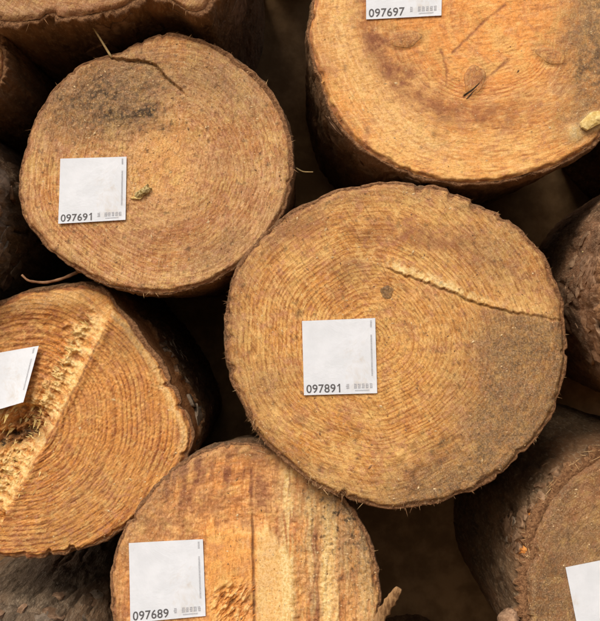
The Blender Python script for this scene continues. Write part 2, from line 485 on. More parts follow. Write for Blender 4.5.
    idx = np.arange(nrow * bark_nth).reshape(nrow, bark_nth); nx = np.roll(idx, -1, axis=1)
    q = np.stack([idx[:-1], idx[1:], nx[1:], nx[:-1]], -1).reshape(-1, 4)
    tri = np.stack([np.full(bark_nth, nrow * bark_nth), nx[-1], idx[-1]], -1)
    me = mesh_np('bark', V, q, tri)
    attr(me, 'cut', np.concatenate([cutA.ravel(), [0]])); attr(me, 'peel', np.concatenate([peelA.ravel(), [0]]))
    L.bark = link('bark', me, bark_mat, root)

    def bark_point(t, ymm, up):
        """point on the bark in log coordinates: angle, mm behind the end, mm above the mean bark"""
        t = np.asarray(t, float); ymm = np.asarray(ymm, float)
        r = (radius(t, False) + bark_t + up) * (1 - taper * ymm / 1000.0)
        x = wc[0] + r * k * np.cos(t) + axis[0] * ymm / 1000.0
        z = wc[2] - r * k * np.sin(t) + axis[1] * ymm / 1000.0
        py2 = plane_y(cx + r * np.cos(t), cy + r * np.sin(t)); b = np.clip(1 - ymm / 400.0, 0, 1)
        return np.stack([x - bx, py2 * b + y0 * (1 - b) + ymm / 1000.0 - by, z - bz], -1)
    L.bark_point = bark_point
    LOGS[key] = L
    return L

# ---- features of each sawn end
def knot_shape(d, px, py, cx, cy, rx, ry, ang, up=1.5):
    b = blob(px, py, cx, cy, rx, ry, ang, 2.0)
    d['h'] = d['h'] * (1 - 0.8 * b) + up * b - 1.2 * (blob(px, py, cx, cy, rx * 1.18, ry * 1.18, ang, 4) - blob(px, py, cx, cy, rx * 0.98, ry * 0.98, ang, 4))
    return b

CRACK_C = [(386, 267), (408, 276), (430, 283), (452, 292), (476, 303), (510, 311), (562, 320)]
def feat_centre(d, px, py, wx, wy, s):
    sd, pos = polyline_dist(px, py + 1.6 * fbm(px / 5, 0.3, 0.7, 3, 4) * 2, CRACK_C)
    win = sstep(-0.02, 0.06, (px - 384) / 176) * (1 - 0.5 * sstep(500, 560, px))
    inx = sstep(383, 392, px)
    above = np.where(sd > 0, 1, 0) * inx
    lip = np.exp(-np.abs(sd) / 16) * above * win
    d['h'] = d['h'] + 2.2 * lip - 0.5 * np.exp(-np.abs(sd) / 9) * (1 - above) * win * inx
    d['h'] = d['h'] - 1.3 * np.exp(-((sd + 1.0) / 1.0) ** 2) * inx * (1 - 0.6 * sstep(480, 540, px))
    rag = sstep(-0.1, 0.25, fbm(px / 7, py / 7, 1.1, 3, 77) + 0.15)
    d['bright'] = 1.0 * np.exp(-((sd - 4.0) / 5.2) ** 2) * inx * (1 - 0.75 * sstep(450, 500, px)) * rag
    d['dark'] = 0.30 * np.exp(-((sd + 1.0) / 1.0) ** 2) * inx * sstep(395, 470, px) * (1 - 0.5 * sstep(500, 560, px))  # dark line paints the shade under the lip into the colour
    # greyer quarter below the check
    below = 1 - sstep(-6, 2, sd + 3 * fbm(px / 14, py / 14, 3.2, 3, 78) * 2)
    edge = sstep(425, 535, wx + (py - 330) * 0.22 + 26 * fbm(px / 30, py / 30, 0, 3, 79))
    g = below * edge
    g = np.maximum(g, 0.85 * sstep(420, 500, wy + (wx - 430) * 0.5) * sstep(300, 420, wx))
    g = np.maximum(g, 0.40 * sstep(0.80, 1.0, s))
    g = np.maximum(g, 0.5 * blob(wx, wy, 500, 255, 50, 40, 30))
    g = np.maximum(g, 0.45 * blob(wx, wy, 262, 385, 30, 20) )
    d['grey'] = np.clip(g * 1.2, 0, 1) * 0.95
    r = 0.75 * blob(wx, wy, 420, 238, 58, 13, 8) + 0.5 * blob(wx, wy, 300, 228, 28, 14, -30) + 0.4 * sstep(0.93, 1.0, s) * sstep(380, 300, py)
    r = r + 0.5 * blob(wx, wy, 412, 478, 14, 22, 10) + 0.3 * blob(wx, wy, 340, 290, 14, 14)
    d['red'] = r
    d['dark'] = np.maximum(d['dark'], 0.42 * blob(wx, wy, 352, 268, 22, 14) + 0.35 * blob(wx, wy, 365, 240, 14, 8))
    for (x, y, rx, ry, a, w) in ((299, 313, 4, 4, 0, .7), (443, 443, 8, 4, -40, .8), (432, 452, 4, 4, 0, .6), (300, 420, 6, 5, 0, .35), (357, 431, 5, 4, 0, .4), (516, 364, 4, 3, 0, .5), (402, 287, 9, 4, 30, .3)):
        d['dark'] = np.maximum(d['dark'], w * blob(px, py, x, y, rx, ry, a, 1.5))
    for (x, y, r_) in ((400, 455, 6), (413, 462, 8), (415, 482, 9), (408, 470, 7)):
        d['h'] = d['h'] + 1.8 * blob(px, py, x, y, r_, r_, 0, 2)
    d['dark'] = np.maximum(d['dark'], 0.45 * sstep(0.20, 0.36, fbm(px / 6, py / 6, 8, 3, 81)) + 0.30 * sstep(0.10, 0.3, fbm(px / 14, py / 14, 2, 3, 82)) * sstep(380, 470, wy))
    d['heart'] = 0.55 * blob(wx, wy, 380, 370, 90, 75, 20)
    d['ringamp'] = 0.52 + 0.48 * np.clip(blob(wx, wy, 330, 300, 120, 90) + 0.9 * blob(wx, wy, 420, 425, 70, 45, -20) + 0.7 * blob(wx, wy, 455, 265, 40, 20, 25), 0, 1) * (1 - 0.7 * d['grey'])
    rough = sstep(0.0, 0.7, d['grey'])
    d['h'] = d['h'] + rough * 0.5 * fbm(px / 4, py / 4, 2.2, 2, 80)

CRACK_A = [(84, 60), (104, 57), (128, 59), (146, 61), (158, 66), (165, 76), (174, 83), (184, 92), (189, 102)]
def feat_upper_left(d, px, py, wx, wy, s):
    sd, pos = polyline_dist(px + 2 * fbm(px / 5, py / 5, 4, 2, 5), py + 3.2 * fbm(px / 7, py / 7, 0, 3, 5), CRACK_A)
    win = sstep(100, 120, px) * (1 - sstep(0.72, 0.99, pos))
    near = np.abs(sd) < 60
    up = (sd > 0) & near
    d['h'] = d['h'] + np.where(up, 2.6 * np.exp(-np.abs(sd) / 26), -1.4 * np.exp(-np.abs(sd) / 14)) * win
    d['h'] = d['h'] - 2.6 * np.exp(-((sd + 1.0) / 1.3) ** 2) * win * (0.4 + 1.0 * sstep(-.2, .2, fbm(px / 9, py / 9, 0, 2, 9)))
    rough = blob(wx, wy, 105, 105, 70, 50, -15, 1.5)
    d['h'] = d['h'] + rough * (1.7 * fbm(px / 6, py / 6, 3, 3, 6)) + 0.3 * fbm(px / 4, py / 4, 1, 2, 7)
    ang = np.arctan2(py - 163, px - 157)
    cham = np.exp(-((ang + 0.75) / 0.75) ** 2)
    d['h'] = d['h'] - 7.0 * cham * sstep(0.80, 1.0, s) ** 1.5
    g = 0.95 * blob(wx, wy, 108, 98, 84, 46, -18, 1.5) + 0.5 * blob(wx, wy, 215, 252, 45, 20, -30) + 0.55 * blob(wx, wy, 235, 85, 55, 45, 40)
    g = np.maximum(g, 0.30 * sstep(0.78, 1.0, s)); g = np.maximum(g, 0.12)
    g = g * (1 - 0.75 * blob(wx, wy, 168, 160, 34, 52, 0))
    g = g * (1 - 0.5 * blob(wx, wy, 90, 245, 60, 30, 35))
    d['grey'] = np.clip(g, 0, 0.9)
    dk = 0.95 * blob(wx, wy, 146, 111, 11, 6, -10, 1.4) + 0.5 * blob(wx, wy, 162, 127, 18, 7, 20) + 0.4 * blob(wx, wy, 118, 118, 25, 10)
    dk = dk + 0.62 * blob(wx, wy, 112, 96, 66, 36, -15) * sstep(-0.05, 0.3, fbm(px / 7, py / 6, 3, 4, 14) + 0.5 * fbm(px / 22, py / 22, 3, 2, 16)) + 0.30 * blob(wx, wy, 105, 92, 60, 34, 0) + 0.5 * sstep(0.22, 0.4, fbm(px / 6, py / 6, 8, 3, 15)) + 0.35 * blob(wx, wy, 73, 263, 16, 8, 25) + 0.22 * blob(wx, wy, 225, 75, 30, 16, 30)
    d['dark'] = dk
    d['heart'] = 0.85 * blob(wx, wy, 165, 160, 30, 50, 0, 1.3)
    d['red'] = 0.38 * blob(wx, wy, 175, 235, 95, 30, 0) + 0.3 * blob(wx, wy, 230, 150, 35, 70, 0) + 0.3 * sstep(0.94, 1, s)
    d['ringamp'] = 0.50 + 0.5 * blob(wx, wy, 100, 235, 75, 38, 30) + 0.35 * blob(wx, wy, 230, 190, 40, 60) - 0.45 * blob(wx, wy, 110, 95, 70, 45) - 0.75 * blob(px, py, 165, 163, 34, 44)
    d['bright'] = 0.25 * blob(wx, wy, 262, 150, 20, 60, 0) * sstep(0, .3, fbm(px / 8, py / 8, 0, 3, 8))

CHECKS_B = [[(464, 97), (470, 91), (484, 81)], [(452, 53), (476, 30), (483, 22)], [(483, 22), (505, 5)], [(468, 95), (487, 78), (508, 60)], [(398, 20), (420, 2)],
            [(441, 50), (447, 72), (446, 85)], [(405, 66), (420, 80), (430, 88)]]
def feat_upper_right(d, px, py, wx, wy, s):
    r = np.hypot(px - 480, py - 5) + 10 * fbm(px / 30, py / 30, 2, 3, 60)
    band = np.exp(-((r - 112) / 17) ** 2)
    d['red'] = 0.72 * band * (0.7 + 0.45 * sstep(-.2, .2, fbm(px / 16, py / 16, 4, 3, 61))) * sstep(560, 500, px) + 0.5 * blob(wx, wy, 322, 70, 10, 60) + 0.35 * blob(wx, wy, 400, 40, 45, 50)
    d['heart'] = np.clip(1 - sstep(78, 100, r), 0, 1)
    d['ringamp'] = 0.05 + 0.95 * np.exp(-((r - 88) / 10) ** 2) * sstep(25, 60, py) + 0.22 * (1 - sstep(60, 90, r))
    dk = np.zeros(px.shape); hh = np.zeros(px.shape)
    for i, ln in enumerate(CHECKS_B):
        sd, pos = polyline_dist(px + 2 * fbm(px / 8, py / 8, i, 2, 62), py, ln)
        w = np.exp(-(sd / 1.3) ** 2)
        dk = np.maximum(dk, w * (0.6 if i == 0 else 0.0)); d['red'] = np.maximum(d['red'], 0.85 * np.exp(-(sd / 1.5) ** 2)); hh = hh - (1.2 if i == 0 else 0.3) * w
    d['h'] = d['h'] * 0.7 + hh
    g = 0.95 * blob(wx, wy, 600, 45, 46, 80, 0, 1.4) + 0.5 * blob(wx, wy, 575, 125, 30, 25)
    d['grey'] = g
    d['dark'] = np.maximum(dk, (0.55 * blob(wx, wy, 594, 78, 30, 28, 0, 1.3) + 0.4 * blob(wx, wy, 596, 20, 28, 50)) * sstep(-0.2, 0.3, fbm(px / 9, py / 9, 3, 4, 64)) + 0.35 * sstep(0.25, 0.4, fbm(px / 5, py / 5, 1, 3, 65)) * sstep(95, 125, r))
    br = blob(px + 5 * fbm(px / 8, py / 8, 0, 3, 63), py, 594, 122, 15, 10, -15, 3) + blob(wx, wy, 576, 134, 9, 11, 0, 2)
    d['bright'] = np.clip(br, 0, 1) + 0.30 * np.exp(-((r - 145) / 20) ** 2) * sstep(500, 430, px)
    d['h'] = d['h'] + 3 * br
    for (x, y, rx, ry, a) in ((405, 39, 19, 10, -8), (474, 80, 12, 17, 12), (551, 56, 17, 9, 18)):
        knot_shape(d, px, py, x, y, rx, ry, a)
    for (x, y) in ((434, 134), (367, 130), (345, 68)):
        d['dark'] = np.maximum(d['dark'], 0.5 * blob(px, py, x, y, 3, 4, 0, 1.5))
    for (x, y, rx, ry, a) in ((405, 39, 19, 10, -8), (474, 80, 12.5, 17.5, 12), (551, 56, 17.5, 9.5, 18)):
        d['dark'] = np.maximum(d['dark'], 0.32 * (blob(px, py, x, y, rx * 1.12, ry * 1.12, a, 4) - blob(px, py, x, y, rx * 0.86, ry * 0.86, a, 4)))

SPLIT_D = [(10, 508), (58, 420), (86, 365), (106, 322), (116, 300)]
def feat_left(d, px, py, wx, wy, s):
    sd, pos = polyline_dist(px + 3.0 * fbm(px / 13, py / 13, 0, 4, 90), py + 3.0 * fbm(px / 13, py / 13, 5, 4, 91), SPLIT_D)
    u = sd                                   # positive on the upper-left side
    left = sstep(-1, 2, u); right = 1 - left
    un = u * (1 + 0.55 * fbm(px / 11, py / 11, 6, 3, 87)) + 4 * fbm(px / 5, py / 5, 2, 3, 86)
    along = (px - 58) * 0.46 + (py - 420) * -0.89
    fib = fbm(along / 6.0, u / 16, 0, 4, 92); fib2 = fbm(px / 7, py / 7, 0, 4, 93); fib3 = fbm((px * .9 + py * .44) / 4.5, (py * .9 - px * .44) / 24, 2, 3, 89)
    topfade = sstep(296, 330, py)
    lower = sstep(385, 430, py + 0.2 * px)
    wall = sstep(0, 17, un)                   # sloping pale wall of the step
    lump = np.exp(-((un - 19) / 8.5) ** 2)    # torn hinge wood at the foot of the wall
    rr = np.hypot(px - 20, py - 428)
    d['h'] = d['h'] + left * topfade * (-10 * wall - 5 * lower * wall + lump * (5 + 11 * fib + 5 * fib2)) + left * wall * topfade * 2.2 * fib2
    d['h'] = d['h'] + 2.2 * np.exp(-((u + 3) / 3.5) ** 2) * topfade
    past = sstep(18, 28, u)
    tornz = past * lower
    d['h'] = d['h'] + tornz * (8 * fib3 + 9 * fib2)
    # ring ledges in the upper left half
    tw = rr / 6.2 + 0.8 * fbm(px / 26, py / 26, 0, 3, 94)
    saw_ = (tw % 1.0)
    d['h'] = d['h'] + past * (1 - lower) * 1.7 * (saw_ - 0.5) * sstep(135, 60, rr) * (0.5 + sstep(-.2, .2, fbm(px / 14, py / 14, 4, 2, 88)))
    # saw weave over the rings of the right half
    q1 = np.sin((px * 0.50 + py * 0.86) / 0.80 + 2 * fbm(px / 30, py / 30, 0, 2, 95)); q2 = np.sin((rr / 5.2 + fbm(px / 26, py / 26, 0, 2, 96)) * 6.28)
    d['h'] = d['h'] + right * ((0.13 * q2 + 0.22 * q1 * q2) * (0.4 + 1.2 * sstep(-.2, .3, fbm(px / 22, py / 22, 3, 3, 97))) + 0.4 * fbm(px / 4, py / 4, 0, 2, 98))
    rot = blob(wx, wy, 16, 430, 32, 17, -25, 1.6)
    d['h'] = d['h'] - 22 * rot + rot * 10 * fib2
    d['bright'] = np.clip(left * (0.70 * (1 - sstep(7, 17, un)) * sstep(-.35, .2, fib) + 0.95 * lump * sstep(-.2, .15, fib)) * topfade + 0.8 * tornz * sstep(-.2, .12, fib3) + 0.35 * blob(wx, wy, 52, 300, 70, 9, -8) * sstep(0.80, 0.9, s), 0, 1) * (1 - 0.9 * rot)
    d['bright'] = np.maximum(d['bright'], 0.45 * sstep(0.90, 0.94, s) * (1 - sstep(0.955, 0.98, s)) * right * sstep(470, 440, py))
    d['red'] = 0.45 * blob(wx, wy, 32, 428, 30, 15, -25, 1.5) * sstep(-.35, 0, fib2) + 0.16 * right + 0.25 * past * (1 - lower)
    d['heart'] = np.clip(0.75 * right * blob(wx, wy, 125, 415, 70, 60, 0) + 0.7 * tornz + 0.9 * rot, 0, 1)
    dk = 0.75 * blob(wx, wy, 7, 442, 20, 8, -20, 1.4) + 0.6 * blob(wx, wy, 30, 436, 14, 6, 10) + 0.5 * tornz * sstep(0.10, 0.35, -fib2)
    dk = dk + 0.55 * left * topfade * lump * sstep(0.05, 0.3, -fib) + 0.55 * np.exp(-((u + 1.2) / 1.3) ** 2) * sstep(320, 345, py) * (1 - sstep(400, 470, py))  # dark seam line and torn hollows, shade painted into the colour
    dk = dk + 0.45 * blob(wx, wy, 125, 342, 15, 22, -25) * right + 0.30 * blob(wx, wy, 60, 537, 40, 8, -8)
    d['dark'] = dk
    d['grey'] = 0.28 * right * blob(wx, wy, 80, 500, 60, 30, -20)
    d['ringamp'] = np.clip(1.0 * right + past * (1 - lower), 0, 1)
    ang = np.arctan2(py - 425, px - 55)
    d['h'] = d['h'] - 8 * np.exp(-((ang + 0.75) / 0.35) ** 2) * sstep(0.90, 1, s)

def feat_bottom(d, px, py, wx, wy, s):
    heart = sstep(203, 210, px + 3 * fbm(py / 12, 0.2, 0, 2, 41)) * (1 - sstep(290, 300, px + 5 * fbm(py / 10, 0.7, 0, 3, 42)))
    top = sstep(518, 532, py + 16 * fbm(px / 11, 0.3, 0, 3, 43) - 0.020 * np.clip(px - 253, 0, 60) ** 2)
    heart = heart * top
    wob = 5 * fbm(px / 22, py / 40, 7, 3, 52)
    col = fbm((px + wob) / 9.0, py / 90, 0, 4, 44)
    col2 = fbm((px + wob) / 3.2, py / 34, 2, 3, 45)
    side = sstep(298, 306, px) * sstep(470, 520, py)
    d['h'] = d['h'] * (1 - 0.75 * heart) + heart * 2.5
    # vertical saw steps
    seam = np.exp(-((px - 253.5 - 0.02 * (py - 570) - 1.2 * fbm(py / 16, 0.1, 0, 2, 46)) / 1.2) ** 2) * (0.22 * sstep(462, 475, py) + 0.78 * sstep(508, 528, py))
    d['h'] = d['h'] - 2.6 * seam + 2.0 * sstep(254, 258, px) * heart
    d['h'] = d['h'] + side * (2.6 * col2 + 1.8 * col) + (1 - heart) * 1.2 * fbm(px / 4, py / 4, 0, 2, 47)
    torn = blob(wx, wy, 233, 604, 21, 24, 20, 1.6)
    tf = fbm((px * 0.8 + py * 0.6) / 5, (py * 0.8 - px * 0.6) / 12, 0, 3, 48)
    d['h'] = d['h'] + torn * (9 * tf - 3)
    d['bright'] = np.clip(0.55 * heart * sstep(254, 260, px) + 0.75 * np.exp(-((px - 287 - 5 * col2) / 6) ** 2) * sstep(455, 475, py) * sstep(-.3, .1, col2) + 0.9 * side * np.exp(-((px - 328 - 4 * col2) / 6) ** 2) + 0.5 * side * np.exp(-((px - 300 - 4 * col2) / 4) ** 2) + 0.55 * side * sstep(-0.02, 0.2, col) + 0.4 * blob(wx, wy, 300, 505, 25, 45) * sstep(-.05, .15, col2) + 0.6 * torn * sstep(0, .25, tf), 0, 1)
    d['heart'] = np.clip(heart * 0.9 + side * sstep(0.0, 0.25, -col) * 0.9, 0, 1)
    stripe = sstep(0.02, 0.18, fbm(px / 11.0, py / 200, 3, 2, 49)) * (1 - sstep(500, 520, py)) * sstep(452, 462, py)
    rays = sstep(0.02, 0.16, fbm((px + 0.12 * (py - 480)) / 8.0, py / 260, 5, 2, 54)) * sstep(448, 458, py) * (1 - sstep(478, 505, py + 10 * fbm(px / 9, 0.1, 0, 2, 55))) * sstep(300, 250, px)
    d['red'] = 0.55 * rays + 0.50 * (1 - heart) * sstep(-0.10, .22, -fbm(px / 16, py / 16, 1, 3, 50) + 0.10) * (1 - sstep(285, 330, px)) + 0.35 * stripe + 1.0 * side * np.exp(-((px - 314 - 4 * col2) / 7) ** 2) * sstep(505, 530, py) + 0.6 * side * np.exp(-((px - 341 - 4 * col2) / 4) ** 2) * sstep(520, 550, py) + 0.6 * seam
    d['dark'] = 0.55 * seam + 0.55 * blob(wx, wy, 298, 548, 9, 6) + 0.4 * blob(wx, wy, 312, 490, 10, 12, 40) + 0.38 * blob(wx, wy, 352, 530, 16, 40, -15) * sstep(-.1, .15, fbm(px / 9, py / 9, 0, 3, 51)) + 0.4 * blob(wx, wy, 270, 456, 30, 8, 12) + 0.5 * torn * sstep(.05, .3, -tf) + 0.3 * blob(wx, wy, 318, 610, 8, 5)  # hollows of the torn patch darkened, their shade put into the colour
    d['grey'] = 0.06 * (1 - heart) + 0.5 * blob(wx, wy, 330, 500, 36, 30, 45) + 0.55 * blob(wx, wy, 355, 560, 20, 60, -8) + 0.35 * sstep(0.86, 1.0, s) + 0.3 * blob(wx, wy, 150, 520, 30, 50, 30)
    spk = sstep(0.12, 0.30, fbm(px / 5, py / 6, 8, 3, 53))
    d['dark'] = d['dark'] + 0.6 * spk * (blob(wx, wy, 330, 505, 45, 40, 45) + blob(wx, wy, 350, 560, 30, 70) + 0.12 * (1 - heart))
    d['ringamp'] = 0.10 + 0.25 * (1 - heart)

def feat_lower_right(d, px, py, wx, wy, s):
    d['grey'] = 0.80 - 0.35 * blob(wx, wy, 600, 500, 30, 40) + 0.3 * fbm(px / 30, py / 30, 1, 3, 71)
    d['red'] = 0.35 * blob(wx, wy, 585, 495, 40, 30, -40) + 0.4 * sstep(0.94, 1, s)
    d['dark'] = 0.25 * sstep(0.0, 0.3, fbm(px / 20, py / 20, 0, 3, 70)) + 0.3 * blob(wx, wy, 548, 590, 14, 40, 10)
    d['ringamp'] = 0.15

def feat_top_edge(d, px, py, wx, wy, s):
    d['grey'] = 0.45; d['red'] = 0.5 * sstep(0.9, 1, s); d['ringamp'] = 0.4

OA = [(20,175),(19,195),(24,215),(40,238),(62,258),(95,278),(140,291),(165,292),(200,285),(240,262),(268,235),(285,200),(292,165),(288,130),(272,95),(245,65),(212,45),(185,36),(165,33),(140,42),(118,54),(98,58),(80,65),(55,88),(38,115),(27,145)]
OC = [(227,330),(232,290),(240,265),(250,252),(280,222),(320,200),(360,188),(400,184),(440,190),(480,206),(515,228),(538,250),(553,278),(562,310),(566,345),(561,385),(548,420),(525,450),(490,480),(455,495),(420,506),(400,508),(370,503),(330,490),(295,468),(265,440),(245,405),(232,375)]
OB = [(312,45),(309,35),(312,20),(318,-10),(330,-45),(355,-80),(400,-110),(465,-122),(530,-110),(590,-70),(618,-20),(628,30),(622,80),(608,120),(598,140),(570,158),(530,172),(490,181),(450,181),(410,172),(375,155),(350,135),(330,108),(320,75)]
OD = [(-85,420),(-75,360),(-40,320),(0,303),(30,292),(60,288),(80,285),(102,291),(118,312),(148,350),(170,385),(180,405),(191,434),(186,458),(160,492),(130,522),(100,540),(60,552),(0,553),(-40,535),(-70,490)]
OE = [(112,600),(113,570),(125,535),(148,498),(180,467),(215,450),(245,445),(280,455),(320,478),(345,503),(365,535),(376,570),(378,600),(370,650),(340,700),(290,722),(235,724),(170,705),(130,660)]
OF = [(532,560),(528,600),(535,650),(570,700),(640,725),(720,710),(765,650),(775,590),(750,510),(700,465),(640,448),(600,460),(570,482),(546,512)]
def circle_outline(cx, cy, rx, ry=None, seed=0, n=22):
    r_ = random.Random(seed); ry = ry or rx
    return [(cx + rx * (1 + r_.uniform(-.035, .035)) * math.cos(a), cy + ry * (1 + r_.uniform(-.035, .035)) * math.sin(a))
            for a in (i * 2 * math.pi / n for i in range(n))]

H_OUT = [(244,-122),(240,-80),(228,-40),(212,-4),(204,9),(192,12),(182,6),(168,-6),(140,-4),(112,8),(84,13),(60,15),(30,18),(2,21),(-20,12),(-48,-20),(-58,-70),(-60,-122),(-52,-175),(-20,-225),(40,-255),(100,-262),(160,-252),(215,-215),(238,-170)]
BK_dark = bark_material('dark_pine_bark', (0.22, 0.125, 0.060), (0.28, 0.14, 0.062), (0.34, 0.23, 0.13), 1)
BK_grey = bark_material('greyish_pine_bark', (0.19, 0.135, 0.085), (0.22, 0.13, 0.07), (0.31, 0.245, 0.17), 2)
BK_warm = bark_material('warm_brown_pine_bark', (0.20, 0.12, 0.062), (0.25, 0.125, 0.058), (0.34, 0.25, 0.16), 3)

BK_pale = bark_material('pale_flaky_bark', (0.27, 0.155, 0.085), (0.33, 0.165, 0.08), (0.42, 0.29, 0.18), 4)
MF = {
 'A': end_grain_material('weathered_end_grain', (0.64, 0.385, 0.165), (0.27, 0.115, 0.042), (0.72, 0.385, 0.13), 1, 10, 1.1, 1.1),
 'B': end_grain_material('fresh_orange_end_grain', (0.76, 0.43, 0.15), (0.38, 0.145, 0.045), (0.78, 0.345, 0.09), 2, 80, 0.55, 0.7, 0.8, 0.9),
 'C': end_grain_material('golden_end_grain', (0.65, 0.375, 0.125), (0.26, 0.108, 0.030), (0.66, 0.355, 0.095), 3, -35, 0.85),
 'D': end_grain_material('brown_split_end_grain', (0.66, 0.33, 0.088), (0.20, 0.070, 0.018), (0.60, 0.26, 0.062), 4, 55, 0.75, 0.9, 0.8),
 'E': end_grain_material('pale_orange_end_grain', (0.76, 0.43, 0.165), (0.38, 0.14, 0.042), (0.80, 0.385, 0.10), 5, 0, 0.75, 0.8, 0.8, 0.55),
 'F': end_grain_material('dirty_brown_end_grain', (0.42, 0.235, 0.095), (0.18, 0.085, 0.03), (0.45, 0.22, 0.07), 6, 30, 1.0),
 'H': end_grain_material('reddish_end_grain', (0.52, 0.31, 0.14), (0.24, 0.10, 0.04), (0.52, 0.27, 0.1), 7, 30, 0.8),
}

def peel_left(T, Y, D):
    # stripped orange inner bark on the right flank of the split log, ragged dark bark further back
    a = np.exp(-((T + 0.35) / 0.75) ** 4)
    lim = 95 + 60 * fbm(np.cos(T) * 5, np.sin(T) * 5, 0.2, 3, 99)
    return a * (1 - sstep(0, 7, Y - lim))

def peel_lower_right(T, Y, D):
    a = np.exp(-((T + 2.75) / 0.16) ** 2)
    return 0.0 * a + 0.9 * a * (1 - sstep(14, 20, Y)) * sstep(6, 9, Y)

A = build_log('A', 'weathered round log end with a black mould spot and curved lip at its top', OA, (157, 163), 0.0, MF['A'], BK_dark,
              feat_upper_left, (165, 165), 4.2, (0.0, 0.0), 2.2, seed=1, rim_noise=0.6)
B = build_log('B', 'bright orange log end with three oval knots, cut off by the top of the frame', OB, (467, 32), -0.005, MF['B'], BK_dark,
              feat_upper_right, (484, 20), 4.0, (0, 0), 3.0, seed=2, rim_noise=0.5)
C = build_log('C', 'large golden log end in the middle with a long slanting crack and greyish lower right', OC, (397, 345), -0.02, MF['C'], BK_dark,
              feat_centre, (372, 338), 4.3, (0.0, 0.0), 3.0, seed=3)
Dl = build_log('D', 'split log end with a ragged step of torn yellow fibres', OD, (56, 425), 0.02, MF['D'], BK_dark,
              feat_left, (22, 425), 5.0, (0.02, 0.05), 3.0, seed=4, nr=210, nth=900, peel=peel_left)
El = build_log('E', 'orange log end streaked by upright saw marks, lying below the other tagged logs', OE, (245, 585), 0.0, MF['E'], BK_warm,
              feat_bottom, (250, 600), 6.0, (0.0, 0.03), 3.0, seed=5, axis=(0.0, -0.10))
Fl = build_log('F', 'dirty brown log end with thick peeling bark at the lower right corner', OF, (650, 590), 0.0, MF['F'], BK_warm,
              feat_lower_right, (660, 600), 5.0, (0.0, 0.0), 11.0, seed=6, peel=peel_lower_right)
Gl = build_log('G', 'log showing only flaky brown bark right of the big cracked log', circle_outline(754, 290, 146, 150, 3), (754, 290), -0.12, MF['F'], BK_pale,
              None, None, 5.0, (0, 0), 8.0, seed=7, nr=40, nth=160, axis=(0.10, 0.0))
Hl = build_log('H', 'log at the top left corner, pale rim of its end above dark cracked bark', H_OUT, (95, -122), -0.03, MF['H'], BK_dark,
              feat_top_edge, (95, -120), 5.0, (0, 0), 6.0, seed=8, nr=60, nth=300, rim_noise=1.6)
Il = build_log('I', 'log with rough lumpy grey-brown bark below the split log at the lower left corner', circle_outline(-8, 752, 122, 118, 7), (-8, 752), -0.03, MF['F'], BK_grey,
              None, None, 5.0, (0, 0), 8.0, seed=9, nr=40, nth=160, bark_amp=1.5, axis=(0.0, 0.05))
Jl = build_log('J', 'log with dark shaded bark at the left edge beside the weathered mouldy log end', circle_outline(-133, 212, 122, 122, 9), (-133, 212), -0.02, MF['F'], BK_grey,
              None, None, 5.0, (0, 0), 7.0, seed=10, nr=40, nth=160, bark_amp=1.3)
for key, c, r, sd, lab in (('K', (302, -232), 74, 11, 'small log added above the two upper tagged logs to keep light out of the gap'),
                           ('L', (790, 30), 138, 12, 'unseen log added beyond the right edge to block light beside the bright orange log end'),
                           ('Q', (247, 794), 69, 15, 'footing log on the ground under the streaked orange log'),
                           ('S', (452, 802), 60, 16, 'footing log on the ground below the dark gap'),
                           ('T', (655, 797), 66, 17, 'footing log on the ground under the peeling log at the lower right'),
                           ('N', (-47, 60), 50, 14, 'small dark log added at the far left to block light between the top log and the one below')):
    build_log(key, lab, circle_outline(c[0], c[1], r, r, sd), c, 0.01, MF['F'], BK_dark, None, None, 5.0, (0, 0), 5.0, seed=sd, nr=30, nth=120, bark_nth=150)  # K, L and N are added to keep light out of the gaps

